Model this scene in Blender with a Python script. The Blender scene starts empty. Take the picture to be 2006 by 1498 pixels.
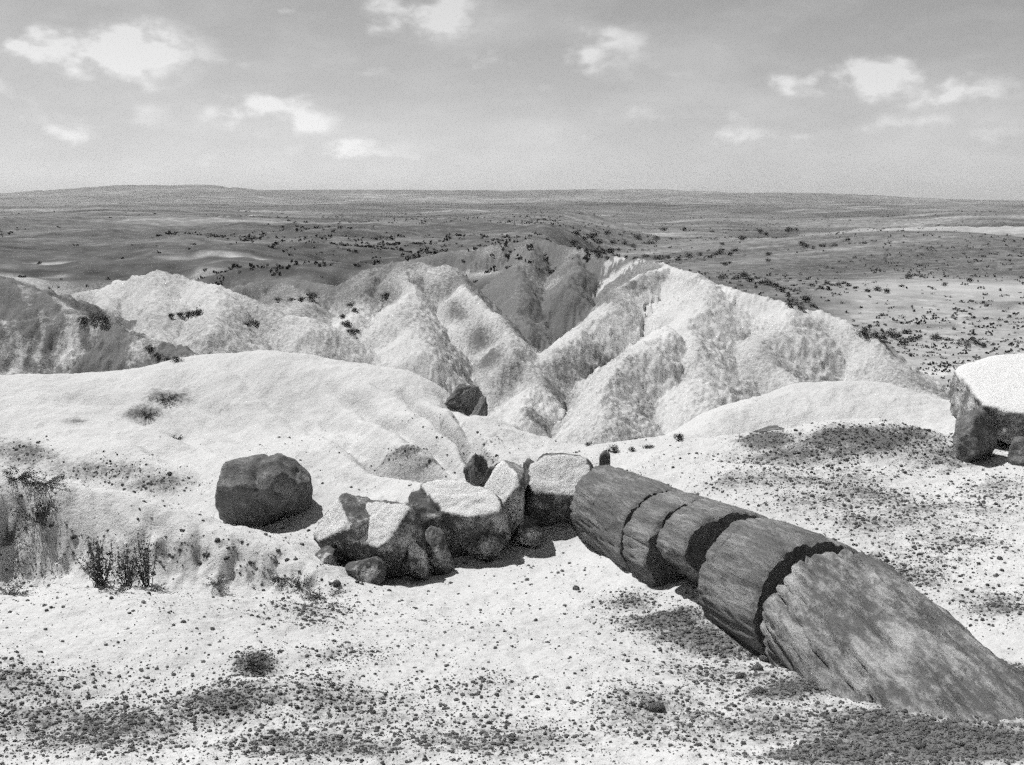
import bpy, bmesh, math, random
import numpy as np
from mathutils import Vector, Matrix

# ------------------------------------------------------------------ camera, sky, sun, exposure
F, CX, CY = 2151.0, 1003.0, 749.0            # focal length and centre in the photograph's pixels
HORIZON = 392.0
PITCH = math.atan((CY - HORIZON) / F)
CAMZ = 4.6
SUN_DIR = Vector((-0.37, 0.30, 0.88)).normalized()   # towards the sun
sc = bpy.context.scene
C = sc.collection
cam_d = bpy.data.cameras.new('camera'); cam = bpy.data.objects.new('camera', cam_d); C.objects.link(cam)
cam_d.sensor_width = 36.0; cam_d.lens = 36.0 * F / 2006.0
cam_d.clip_start = 0.1; cam_d.clip_end = 30000
cam.location = (0, 0, CAMZ); cam.rotation_euler = (math.radians(90) - PITCH, 0, 0)
sc.camera = cam

def ray(u, v):
    """direction of the line of sight through a pixel of the photograph"""
    a, b = (u - CX) / F, -(v - CY) / F
    return np.array([a, math.cos(PITCH) + b * math.sin(PITCH), -math.sin(PITCH) + b * math.cos(PITCH)])
def P(u, v, D):
    d = ray(u, v); d = d * (D / d[1]); d[2] += CAMZ
    return d
def W(u, D, z):
    d = ray(u, HORIZON + 200); return np.array([d[0] * D / d[1], D, z])

def px(D, u=1003, v=900): return D * np.linalg.norm(ray(u, v)) / ray(u, v)[1] / F      # metres per photograph pixel

w = bpy.data.worlds.new('World'); sc.world = w; w.use_nodes = True
def build_sky():
    nt = w.node_tree; N = nt.nodes; L = nt.links; N.clear()
    out = N.new('ShaderNodeOutputWorld'); bg = N.new('ShaderNodeBackground'); L.new(bg.outputs[0], out.inputs[0])
    sky = N.new('ShaderNodeTexSky'); sky.sky_type = 'NISHITA'; sky.sun_disc = False
    sky.sun_elevation = math.asin(SUN_DIR.z); sky.sun_rotation = math.atan2(SUN_DIR.x, SUN_DIR.y)
    sky.altitude = 1700; sky.air_density = 1.0; sky.dust_density = 1.6
    bw = N.new('ShaderNodeRGBToBW'); L.new(sky.outputs[0], bw.inputs[0])
    tc = N.new('ShaderNodeTexCoord'); dirv = tc.outputs['Generated']
    def math_(op, a, b=None, clamp=False):
        m = N.new('ShaderNodeMath'); m.operation = op; m.use_clamp = clamp
        for k, x in enumerate((a, b)):
            if x is None: continue
            if isinstance(x, (int, float)): m.inputs[k].default_value = x
            else: L.new(x, m.inputs[k])
        return m.outputs[0]
    def vmath(op, a, b=None):
        m = N.new('ShaderNodeVectorMath'); m.operation = op
        for k, x in enumerate((a, b)):
            if x is None: continue
            if isinstance(x, tuple): m.inputs[k].default_value = x
            else: L.new(x, m.inputs[k])
        return m.outputs['Value'] if op == 'LENGTH' else m.outputs[0]
    # wobble of the cloud outlines
    nz = N.new('ShaderNodeTexNoise'); nz.inputs['Scale'].default_value = 24; nz.inputs['Detail'].default_value = 8; nz.inputs['Roughness'].default_value = 0.52
    stretch = vmath('MULTIPLY', dirv, (1, 1, 1.7)); L.new(stretch, nz.inputs['Vector'])
    nzf = nz.outputs['Fac']
    nb = N.new('ShaderNodeTexNoise'); nb.inputs['Scale'].default_value = 6.5; nb.inputs['Detail'].default_value = 6; nb.inputs['Roughness'].default_value = 0.6
    L.new(vmath('MULTIPLY', dirv, (1, 1, 2.8)), nb.inputs['Vector'])
    warp = vmath('MULTIPLY', vmath('SUBTRACT', nz.outputs['Color'], (0.5, 0.5, 0.5)), (0.075, 0.075, 0.045))
    wd = vmath('ADD', dirv, warp)
    clouds = [(320,88,95,38,1.1),(70,92,60,24,.62),(200,105,85,28,.75),(850,30,110,50,1.15),(600,45,32,14,.5),(1205,92,80,38,1.0),(965,122,45,16,.5),
              (590,228,90,28,.85),(470,216,60,20,.4),(1660,160,100,32,.55),(1790,150,120,38,.8),(1920,185,80,28,.6),(1460,255,85,20,.4),(1400,90,38,18,.32),
              (1290,230,80,24,.35),(250,225,150,26,.35),(1080,175,50,14,.25),(820,290,110,24,.3),(330,160,60,16,.35),(1960,60,40,14,.25),(60,180,70,30,.3),
              (1580,270,70,20,.35),(740,150,60,16,.3),(1340,150,60,18,.3),(480,130,50,16,.3),(140,260,90,18,.35),(1120,270,90,18,.35),(1700,60,60,16,.3),(680,300,120,16,.35),(400,300,120,16,.35),(1750,250,90,18,.4),(120,30,60,16,.3),(1950,260,90,22,.35)]
    tot = None
    for (u, v, ru, rv, s) in clouds:
        s = s if s > .7 else s * 1.35
        c = ray(u, v); c = c / np.linalg.norm(c)
        dd = vmath('SUBTRACT', wd, tuple(float(x) for x in c))
        dd = vmath('MULTIPLY', dd, (F / ru, F / ru, F / rv))
        ln = vmath('LENGTH', dd)
        g = math_('MULTIPLY', math_('EXPONENT', math_('MULTIPLY', math_('MULTIPLY', ln, ln), -0.8)), s)
        tot = g if tot is None else math_('ADD', tot, g)
    shape = math_('MULTIPLY', tot, math_('MULTIPLY', math_('SUBTRACT', nzf, 0.28), 3.4))
    wisps = math_('MULTIPLY', math_('MAXIMUM', math_('SUBTRACT', nb.outputs['Fac'], 0.42), 0.0), 1.7)
    ss = N.new('ShaderNodeMapRange'); ss.interpolation_type = 'SMOOTHSTEP'; ss.inputs['From Min'].default_value = .20; ss.inputs['From Max'].default_value = .95; L.new(shape, ss.inputs['Value'])
    cl = math_('ADD', ss.outputs[0], math_('MULTIPLY', wisps, .7), clamp=False)
    cl = math_('MINIMUM', cl, 1.0)
    # cloud adds white light over the sky's own grey
    lum = math_('MULTIPLY', bw.outputs[0], SKY_GAIN)
    mixv = math_('ADD', lum, math_('MULTIPLY', cl, CLOUD_GAIN))
    comb = N.new('ShaderNodeCombineColor')
    for k in range(3): L.new(mixv, comb.inputs[k])
    L.new(comb.outputs[0], bg.inputs[0]); bg.inputs[1].default_value = 0.10
SKY_GAIN, CLOUD_GAIN = 0.68, 2.3
build_sky()
sun_d = bpy.data.lights.new('sun', 'SUN'); sun = bpy.data.objects.new('sun', sun_d); C.objects.link(sun)
sun_d.energy = 4.0; sun_d.angle = math.radians(0.5); sun_d.color = (1.0, 0.995, 0.985)
sun.rotation_euler = (-SUN_DIR).to_track_quat('-Z', 'Y').to_euler(); sun.location = (-20, 12, 50)
vs = sc.view_settings; vs.view_transform = 'Standard'; vs.look = 'None'; vs.exposure = 0.45; vs.gamma = 1.0; vs.use_curve_mapping = False
sc.render.engine = 'CYCLES'; sc.cycles.use_denoising = False
sc.cycles.use_adaptive_sampling = True; sc.cycles.adaptive_threshold = 0.6; sc.cycles.adaptive_min_samples = 6
sc.cycles.max_bounces = 5; sc.cycles.diffuse_bounces = 3; sc.cycles.volume_bounces = 0

# ------------------------------------------------------------------ helpers
def tag(o, label=None, cat=None, group=None, kind=None):
    if label: o['label'] = label
    if cat: o['category'] = cat
    if group: o['group'] = group
    if kind: o['kind'] = kind
    return o
def link(name, me, parent=None, mat=None, loc=None, rot=None):
    o = bpy.data.objects.new(name, me); C.objects.link(o)
    if mat is not None and me is not None and not me.materials: me.materials.append(mat)
    if parent: o.parent = parent
    if loc is not None: o.location = [float(x) for x in loc]
    if rot is not None: o.rotation_euler = rot
    return o
def empty(name, loc, rot=(0, 0, 0)):
    o = bpy.data.objects.new(name, None); C.objects.link(o); o.location = [float(x) for x in loc]; o.rotation_euler = rot
    o.empty_display_size = 0.2
    return o
def mesh_np(name, V, Fq, smooth=True):
    me = bpy.data.meshes.new(name)
    V = np.asarray(V, np.float32); Fq = np.asarray(Fq, np.int32)
    k = Fq.shape[1]; n = len(Fq)
    me.vertices.add(len(V)); me.vertices.foreach_set('co', V.ravel())
    me.loops.add(n * k); me.loops.foreach_set('vertex_index', Fq.ravel())
    me.polygons.add(n); me.polygons.foreach_set('loop_start', np.arange(0, n * k, k, dtype=np.int32))
    me.polygons.foreach_set('loop_total', np.full(n, k, np.int32))
    me.polygons.foreach_set('use_smooth', np.full(n, smooth))
    me.update(calc_edges=True)
    return me

_rs = np.random.RandomState(7)
_perm = _rs.permutation(4096).astype(np.int64)
_g2 = _rs.normal(size=(4096, 2)); _g2 /= np.linalg.norm(_g2, axis=1)[:, None]
_g3 = _rs.normal(size=(4096, 3)); _g3 /= np.linalg.norm(_g3, axis=1)[:, None]
def perlin2(x, y):
    xi = np.floor(x).astype(np.int64); yi = np.floor(y).astype(np.int64); fx = x - xi; fy = y - yi
    def g(ix, iy, dx, dy):
        h = _perm[(_perm[ix & 4095] + iy) & 4095]
        return _g2[h, 0] * dx + _g2[h, 1] * dy
    ux = fx * fx * fx * (fx * (fx * 6 - 15) + 10); uy = fy * fy * fy * (fy * (fy * 6 - 15) + 10)
    a = g(xi, yi, fx, fy); b = g(xi + 1, yi, fx - 1, fy); c = g(xi, yi + 1, fx, fy - 1); d = g(xi + 1, yi + 1, fx - 1, fy - 1)
    return (a + (b - a) * ux + (c - a) * uy + (a - b - c + d) * ux * uy) * 1.4
def perlin3(x, y, z):
    xi, yi, zi = (np.floor(q).astype(np.int64) for q in (x, y, z)); fx, fy, fz = x - xi, y - yi, z - zi
    def g(ax, ay, az):
        h = _perm[(_perm[(_perm[(xi + ax) & 4095] + yi + ay) & 4095] + zi + az) & 4095]
        return _g3[h, 0] * (fx - ax) + _g3[h, 1] * (fy - ay) + _g3[h, 2] * (fz - az)
    s = lambda t: t * t * t * (t * (t * 6 - 15) + 10)
    ux, uy, uz = s(fx), s(fy), s(fz)
    l = lambda a, b, t: a + (b - a) * t
    return l(l(l(g(0,0,0), g(1,0,0), ux), l(g(0,1,0), g(1,1,0), ux), uy), l(l(g(0,0,1), g(1,0,1), ux), l(g(0,1,1), g(1,1,1), ux), uy), uz) * 1.4
def fbm2(x, y, o=4, gain=0.5):
    t = 0; a = 1.0; s = 1.0
    for k in range(o):
        t = t + a * perlin2(x * s + 17.3 * k, y * s + 31.7 * k); a *= gain; s *= 2.03
    return t
def fbm3(x, y, z, o=4, gain=0.5):
    t = 0; a = 1.0; s = 1.0
    for k in range(o):
        t = t + a * perlin3(x * s + 17.3 * k, y * s + 31.7 * k, z * s + 5.1 * k); a *= gain; s *= 2.03
    return t
def sstep(a, b, x):
    t = np.clip((x - a) / (b - a), 0, 1); return t * t * (3 - 2 * t)

# ------------------------------------------------------------------ terrain: near ground from surveyed points
pts = [P(*q) for q in [
 (-300,1498,6.2),(0,1498,6.2),(500,1498,6.2),(1003,1498,6.2),(1500,1498,6.0),(2006,1498,5.8),(2300,1498,5.8),
 (-300,1300,8.0),(0,1300,8.0),(500,1300,8.2),(1000,1300,8.4),(1400,1330,8.2),
 (0,1195,9.6),(200,1155,10.2),(420,1190,10.0),(640,1230,9.8),(900,1200,11.0),(-300,1200,9.6),
 (1300,1240,9.9),(1500,1290,9.0),(1150,1060,14.2),(740,1145,12.6),(1000,1130,12.6),(1000,1062,14.4),(540,1035,15.0),(420,1040,14.5),(640,1090,13.6),
 (0,966,12.9),(200,994,12.9),(400,1038,13.2),(150,1140,11.6),(0,1150,11.4),(350,1148,11.7),(-300,960,12.9),(520,1140,12.0),(520,1060,13.4),
 (0,870,18.5),(200,880,18.0),(350,900,17.4),(0,738,22.0),(-300,740,22.0),(250,736,22.5),(350,704,23.5),(450,692,24.0),(560,692,24.0),(700,716,23.0),(850,748,21.0),(960,815,18.5),(1030,865,17.5),
 (600,870,17.3),(500,800,20.0),(800,900,16.5),(900,935,15.6),(700,800,19.2),(400,860,18.3),(200,800,20.4),
 (1200,885,17.0),(1330,850,18.6),(1420,803,20.0),(1560,754,22.0),(1750,758,22.0),(1840,800,20.2),(1900,880,15.8),(2006,860,16.0),(2200,850,16.0),
 (1480,846,16.8),(1600,826,16.8),(1720,820,16.8),(1790,838,16.6),(1500,990,13.4),(1700,1000,13.0),(1900,1000,12.7),(2150,1000,12.5),(1800,920,15.0),(1600,920,15.0),
 (1950,1200,9.4),(2006,1350,7.4),(2300,1200,9.2),(1350,930,15.2),(1480,880,16.2)]]
pts += [W(1003,1.0,3.0),W(-2500,1.0,3.0),W(4500,1.0,3.0),W(-1500,3.5,2.1),W(1003,3.5,2.1),W(3500,3.5,2.1),
 W(0,15.2,.05),W(200,15.0,.0),W(-300,15.2,.05),W(340,14.9,-.05),W(1600,18.5,.28),W(1740,18.5,.3),W(1490,18.5,.22),
 W(0,11.9,.25),W(0,27,-.8),W(400,28,-.8),W(700,27,-1.0),W(900,25,-1.0),W(1030,20.5,-.5),W(1200,20,-.4),W(1400,24,-.8),W(1650,26,-1.2),W(1880,24,-.8),
 W(-600,22,.9),W(-900,14,.9),W(-900,9,1.0),W(2700,9,1.0),W(2700,15,1.0),W(2500,22,.7),W(-300,32,-2.5),W(500,33,-3),W(1000,30,-3.5),W(1500,32,-4),W(2200,32,-4.5),W(2800,30,-3),W(-900,30,-2)]
pts = np.array(pts)
def _phi(r2): return 0.5 * r2 * np.log(r2 + 1e-9)
def _solve(p, lam=0.004):
    n = len(p); d2 = ((p[:, None, :2] - p[None, :, :2]) ** 2).sum(-1)
    A = np.zeros((n + 3, n + 3)); A[:n, :n] = _phi(d2) + lam * np.eye(n) * 10
    A[:n, n] = 1; A[:n, n + 1:] = p[:, :2]; A[n:, :n] = A[:n, n:].T
    return np.linalg.solve(A, np.r_[p[:, 2], 0, 0, 0])
RBF = _solve(pts)
VALLEY = -10.4
BANK = None
CARVED = []        # small washes cut into the near ground: (polyline, depth, half width)
def near_h(x, y):
    out = np.zeros_like(x)
    for k, p in enumerate(pts): out += RBF[k] * _phi((x - p[0]) ** 2 + (y - p[1]) ** 2)
    return out + RBF[-3] + RBF[-2] * x + RBF[-1] * y
def base_h(x, y):
    z = np.empty_like(x)
    far = sstep(25, 40, y)
    m = y < 41
    zn = np.full_like(x, VALLEY)
    if m.any(): zn[m] = near_h(x[m], np.minimum(y[m], 34))
    swell = fbm2(x / 130, y / 130, 5) * 3.6 * sstep(90, 320, y) + fbm2(x / 600 + 3, y / 420, 5) * 13 * sstep(250, 1500, y)
    plat = sstep(55, 68, y + 4 * perlin2(x / 9, y / 9)) * sstep(.13, .02, x / y + .035 * perlin2(x / 40, y / 40))     # plateau behind the badlands, valley to its right
    zf = VALLEY + plat * (10.6 - 10.6 * sstep(80, 2200, y) ** .6) + swell * (1 - .3 * plat * (1 - sstep(150, 500, y))) + plat * 1.1 * fbm2(x / 16, y / 22, 4) * (1 - sstep(120, 400, y)) + 0.25 * fbm2(x / 9, y / 9, 3) * sstep(30, 60, y)
    z = zn * (1 - far) + zf * far
    # small washes, hummocks and rill marks of the near ground
    nearw = 1 - sstep(22, 34, y)
    for line, dep, wid in CARVED:
        bx0, by0 = line.min(0) - 4 * wid; bx1, by1 = line.max(0) + 4 * wid
        mm = (x > bx0) & (x < bx1) & (y > by0) & (y < by1)
        if not mm.any(): continue
        xx = x[mm] + .12 * perlin2(x[mm] * 1.3, y[mm] * 1.3); yy = y[mm] + .12 * perlin2(x[mm] * 1.3 + 40, y[mm] * 1.3); best = np.full_like(xx, 9e9); tt = np.zeros_like(xx); n = len(line) - 1
        for i in range(n):
            a, e = line[i], line[i + 1] - line[i]
            t = np.clip(((xx - a[0]) * e[0] + (yy - a[1]) * e[1]) / (e @ e), 0, 1)
            d = np.hypot(xx - a[0] - t * e[0], yy - a[1] - t * e[1]); q = d < best
            best = np.where(q, d, best); tt = np.where(q, (i + t) / n, tt)
        fade = np.sin(np.pi * np.clip(tt * .94 + .03, 0, 1)) ** .5
        z[mm] -= dep * fade * np.exp(-np.abs(best / wid) ** 1.5)
    if BANK is not None:                                     # low cut bank running from the left edge to the blocks
        mm = (y > 9.5) & (y < 17) & (x < 0)
        if mm.any():
            bx, by = BANK[:, 0], BANK[:, 1]
            wob = .22 * fbm2(x[mm] * 1.6, y[mm] * .5, 4, .6)
            sd = y[mm] - np.interp(x[mm], bx, by) + wob
            amp = np.interp(x[mm], [-14, -5.5, -3.2, -2.3, -1.6], [.26, .26, .25, .16, 0])
            z[mm] += amp * (sstep(-.28, .22, sd) * (1 - sstep(.3, 1.9, sd)) - .45 * np.exp(-((sd + .5) / .35) ** 2))
    z = z + nearw * (0.055 * fbm2(x * 0.9, y * 0.9, 4) + 0.016 * fbm2(x * 5.5, y * 5.5, 3))
    return z

# hills: crest lines given as (u, v, distance); slope; crest radius; flute depth; flute frequency
HILLS = {
 'dark_left':  dict(c=[[(-500,520,38),(-150,535,37),(20,546,36),(120,602,33.5),(190,650,31)]], s=.62, r=.5, fl=1.0, fq=.7),
 'streaked':   dict(c=[[(-250,640,31),(60,628,31),(150,614,31.5),(215,628,31),(280,660,29.5),(335,702,27.5)]], s=.68, r=.3, fl=1.2, fq=.9),
 'left_mound': dict(c=[[(120,580,46),(230,556,46),(340,530,44),(420,556,42),(500,588,40.5),(610,640,37)],[(420,556,42),(440,640,34)],[(340,530,44),(310,610,38),(300,690,33)],[(230,556,46),(190,620,39)]], s=.72, r=.5, fl=.95, fq=.6),
 'small_mound':dict(c=[[(470,560,52),(560,545,55),(640,560,52)],[(560,548,54),(590,620,44),(620,690,36)]], s=.68, r=.5, fl=.9, fq=.6),
 'centre_mound':dict(c=[[(640,560,53),(720,526,53),(800,512,52),(870,522,50),(930,572,46),(985,650,41),(1010,700,38)],[(800,512,52),(790,610,42),(800,690,35)],[(720,526,53),(690,640,42)]], s=[1.0,.9,.75], r=.35, fl=1.15, fq=.6),
 'back_ridge': dict(c=[[(760,520,74),(870,494,74),(960,482,72),(1050,468,72),(1130,486,68),(1210,504,63),(1290,520,58)],[(1050,468,72),(1010,540,60),(1030,640,48)],[(1130,486,68),(1120,560,56)]], s=[.7,.95,.9], r=.5, fl=1.2, fq=.5),
 'main_hill':  dict(c=[[(1210,504,63),(1290,520,58),(1400,545,53),(1540,592,49),(1620,622,47),(1700,668,44),(1780,738,39.5),(1850,805,36)],
                       [(1290,522,57),(1200,590,50),(1120,662,43),(1050,735,37),(1000,800,32.5),(985,850,30)],
                       [(1400,548,52),(1360,620,45),(1350,700,38.5),(1380,800,32)],
                       [(1540,594,48.5),(1520,690,41),(1540,760,35.5)],
                       [(1290,640,42),(1215,720,34.5),(1192,775,31),(1190,860,27.5)]], s=[.74,1.0,.52,.52,.8], r=.3, fl=1.05, fq=.7),
 'far_dark':   dict(c=[[(1640,486,300),(1720,466,320),(1800,451,320),(1890,458,300),(1960,480,270),(2100,496,250)]], s=.09, r=18, fl=.8, fq=.03),
 'far_pale':   dict(c=[[(1780,450,470),(1860,442,470),(1960,444,450),(2100,440,450),(2400,446,450)]], s=.10, r=20, fl=1.2, fq=.03),
 'left_far':   dict(c=[[(-400,420,640),(-50,424,620),(150,430,600),(300,438,560),(420,452,500)]], s=.10, r=20, fl=3, fq=.02),
 'plain_rise': dict(c=[[(380,436,720),(480,440,700),(560,452,640)]], s=.10, r=12, fl=2, fq=.02),
 'mesa':       dict(c=[[(-1500,372,4300),(-300,378,4300),(0,376,4200),(150,368,4150),(260,362,4100),(380,361,4100),(440,366,4100),(470,371,4200),(900,371,4300),(1300,370,4300),(1600,378,4400),(1850,388,4500),(2100,394,4600)],
                       ], s=.11, r=60, fl=14, fq=.002),
}
for h in HILLS.values():
    h['w'] = [np.array([P(*q) for q in line]) for line in h['c']]
    a = np.vstack(h['w']); h['y'] = (a[:, 1].min(), a[:, 1].max())
    drop = a[:, 2].max() - VALLEY
    h['reach'] = drop / np.min(h['s']) + h['r'] * 2 + 5
def hill_h(h, x, y):
    sc_ = h['reach'] / 12.0
    wx = x + sc_ * 0.38 * (perlin2(x / (3 * sc_) + 9.1, y / (3 * sc_)) + .5 * perlin2(x / sc_, y / sc_)); wy = y + sc_ * 0.38 * (perlin2(x / (3 * sc_), y / (3 * sc_) + 4.7) + .5 * perlin2(x / sc_ + 7, y / sc_))
    best = np.full_like(x, -1e9); fx = np.zeros_like(x); fy = np.zeros_like(x); dd = np.zeros_like(x)
    for li, line in enumerate(h['w']):
        for a, b in zip(line[:-1], line[1:]):
            e = b - a; L2 = e[0] ** 2 + e[1] ** 2
            t = np.clip(((wx - a[0]) * e[0] + (wy - a[1]) * e[1]) / L2, 0, 1)
            qx = a[0] + t * e[0]; qy = a[1] + t * e[1]
            d = np.hypot(wx - qx, wy - qy); zc = a[2] + t * e[2]
            r = h['r']; sl = h['s'] if np.isscalar(h['s']) else h['s'][li]
            z = zc - sl * (np.sqrt(d * d + r * r) - r)
            m = z > best
            best = np.where(m, z, best)
            k = 1.0 / (d + 1e-6)
            fx = np.where(m, qx + (wx - qx) * k * .6 / h['fq'] * np.minimum(d * h['fq'], 1), fx)
            fy = np.where(m, qy + (wy - qy) * k * .6 / h['fq'] * np.minimum(d * h['fq'], 1), fy)
            dd = np.where(m, d, dd)
    fq = h['fq']
    rid = np.abs(perlin2(fx * fq, fy * fq)) * 1.0 + 0.55 * np.abs(perlin2(fx * fq * 2.3 + 5, fy * fq * 2.3)) + .42 * np.abs(perlin2(fx * fq * 5.1 + 15, fy * fq * 5.1)) + .28 * np.abs(perlin2(fx * fq * 11.3 + 25, fy * fq * 11.3))
    depth = sstep(0, min(h['reach'] * .35, 3.5 if h['reach'] < 100 else 1e9), dd) * (.75 + .5 * sstep(3, 9, dd))
    z = best - h['fl'] * (0.80 - rid) * depth * 1.2
    z += h['fl'] * 0.10 * fbm2(x * fq * 3, y * fq * 3, 4) + h['fl'] * .05 * fbm2(x * fq * 14, y * fq * 14, 3)
    return z
HN = list(HILLS)
def terrain(x, y):
    """height and the index of the feature that owns the point (0 = ground, k = hill k-1)"""
    shp = x.shape; x = np.ravel(x).astype(float); y = np.ravel(y).astype(float)
    z = base_h(x, y); own = np.zeros(len(x), np.int32)
    for k, n in enumerate(HN):
        h = HILLS[n]; m = (y > h['y'][0] - h['reach']) & (y < h['y'][1] + h['reach'])
        if n not in ('far_dark', 'far_pale', 'left_far', 'plain_rise', 'mesa'): m &= (y > 25.5)
        if not m.any(): continue
        zh = hill_h(h, x[m], y[m]); z0 = z[m]
        kk = 0.35 if h['y'][1] < 100 else 2.0                     # rounded foot
        t = np.clip(0.5 + 0.5 * (zh - z0) / kk, 0, 1)
        zz = z0 * (1 - t) + zh * t + kk * t * (1 - t)
        z[m] = zz; o = own[m]; o[zh > z0] = k + 1; own[m] = o
    return z.reshape(shp), own.reshape(shp)
def hit(u, v, dmin=3.0, dmax=6000, n=640):
    d = ray(u, v); D = np.exp(np.linspace(math.log(dmin), math.log(dmax), n))
    x = d[0] / d[1] * D; zr = CAMZ + d[2] / d[1] * D
    z, _ = terrain(x, D); k = np.argmax(z >= zr)
    if z[k] < zr[k]: return None
    if k == 0: return np.array([x[k], D[k], z[k]])
    g0, g1 = z[k - 1] - zr[k - 1], z[k] - zr[k]; t = -g0 / (g1 - g0)          # between the last point above and the first below
    return np.array([x[k - 1] + t * (x[k] - x[k - 1]), D[k - 1] + t * (D[k] - D[k - 1]), z[k - 1] + t * (z[k] - z[k - 1])])
def gz(x, y): return float(terrain(np.array([x]), np.array([y]))[0][0])

BANK = np.array([hit(*q)[:2] for q in [(-600,1060),(0,1064),(150,1078),(300,1096),(430,1112),(560,1134),(660,1156)]])
for line, dep, wid in [([(700,864),(760,884),(830,902),(900,922),(950,945)], .85, .25), ([(375,812),(430,850),(480,890),(500,930)], .12, .14), ([(640,800),(720,830),(760,850)], .10, .16),
   ([(822,838),(850,868),(878,896),(930,930)], .14, .09), ([(450,745),(520,800),(600,850),(640,900)], .10, .2), ([(860,815),(900,850),(940,890),(965,925)], .16, .12),
   ([(60,905),(180,935),(320,955),(410,980)], .16, .35), ([(320,770),(350,800),(370,840)], .10, .15), ([(90,1010),(150,1070),(230,1130)], .14, .18), ([(700,1260),(640,1290),(520,1310),(380,1310)], .07, .2),
   ([(1420,890),(1560,905),(1700,890)], .08, .25), ([(700,770),(770,820),(850,870),(930,925)], .26, .15), ([(790,765),(850,815),(905,865),(955,925)], .26, .12), ([(870,775),(915,830),(955,900)], .25, .11), ([(560,760),(640,830),(740,905)], .20, .16), ([(620,730),(700,790),(790,850)], .16, .13), ([(330,735),(400,780),(470,830),(520,880)], .34, .42), ([(560,720),(620,775),(690,840),(740,880)], .32, .36), ([(120,765),(260,795),(350,830),(410,880)], .30, .40), ([(230,840),(330,880),(420,930)], .2, .3), ([(450,700),(500,745),(560,800),(600,850)], .22, .25), ([(740,750),(810,800),(870,850),(920,900)], .18, .09),
   ([(40,965),(70,1040),(60,1120)], .22, .12), ([(130,975),(160,1050),(200,1130)], .20, .12), ([(215,985),(260,1060),(290,1140)], .18, .10), ([(300,1005),(330,1070),(370,1130)], .18, .10), ([(90,970),(110,1040),(120,1120)], .16, .09), ([(380,1025),(420,1090),(440,1140)], .14, .10), ([(0,985),(20,1060),(10,1120)], .18, .1), ([(180,985),(215,1060),(240,1130)], .14, .08), ([(470,1050),(490,1100),(500,1140)], .12, .10), ([(900,870),(935,905),(960,940)], .12, .08), ([(760,960),(700,940),(640,930),(600,880)], .10, .18)]:
    hp = [hit(*q) for q in line]
    CARVED.append((np.array([q[:2] for q in hp if q is not None]), dep, wid))

# ------------------------------------------------------------------ materials
def new_mat(name):
    m = bpy.data.materials.new(name); m.use_nodes = True
    nt = m.node_tree; b = nt.nodes['Principled BSDF']; b.inputs['Roughness'].default_value = 0.95
    b.inputs['Specular IOR Level'].default_value = 0.15
    return m, nt.nodes, nt.links, b
def grey(v): return (v, v, v, 1)
def noise(N, L, vec, scale, detail=6, rough=.6):
    n = N.new('ShaderNodeTexNoise'); n.inputs['Scale'].default_value = scale; n.inputs['Detail'].default_value = detail; n.inputs['Roughness'].default_value = rough
    L.new(vec, n.inputs['Vector']); return n.outputs['Fac']
def ramp(N, L, fac, stops):
    r = N.new('ShaderNodeValToRGB'); L.new(fac, r.inputs[0])
    e = r.color_ramp.elements
    while len(e) < len(stops): e.new(0.5)
    for q, (p, v) in zip(e, stops): q.position = p; q.color = grey(v)
    return r.outputs[0]
def mth(N, L, op, a, b=None, clamp=False):
    m = N.new('ShaderNodeMath'); m.operation = op; m.use_clamp = clamp
    for k, x in enumerate((a, b)):
        if x is None: continue
        if isinstance(x, (int, float)): m.inputs[k].default_value = x
        else: L.new(x, m.inputs[k])
    return m.outputs[0]
def mixc(N, L, f, a, b, mode='MIX'):
    m = N.new('ShaderNodeMix'); m.data_type = 'RGBA'; m.blend_type = mode
    for s, x in ((m.inputs['Factor'], f), (m.inputs['A'], a), (m.inputs['B'], b)):
        if isinstance(x, float): s.default_value = grey(x) if s.type == 'RGBA' else x
        else: L.new(x, s)
    return m.outputs['Result']
def bump(N, L, b, h, dist, strength=.6, prev=None):
    n = N.new('ShaderNodeBump'); n.inputs['Distance'].default_value = dist; n.inputs['Strength'].default_value = strength
    L.new(h, n.inputs['Height'])
    if prev is not None: L.new(prev, n.inputs['Normal'])
    L.new(n.outputs[0], b.inputs['Normal']); return n.outputs[0]

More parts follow.
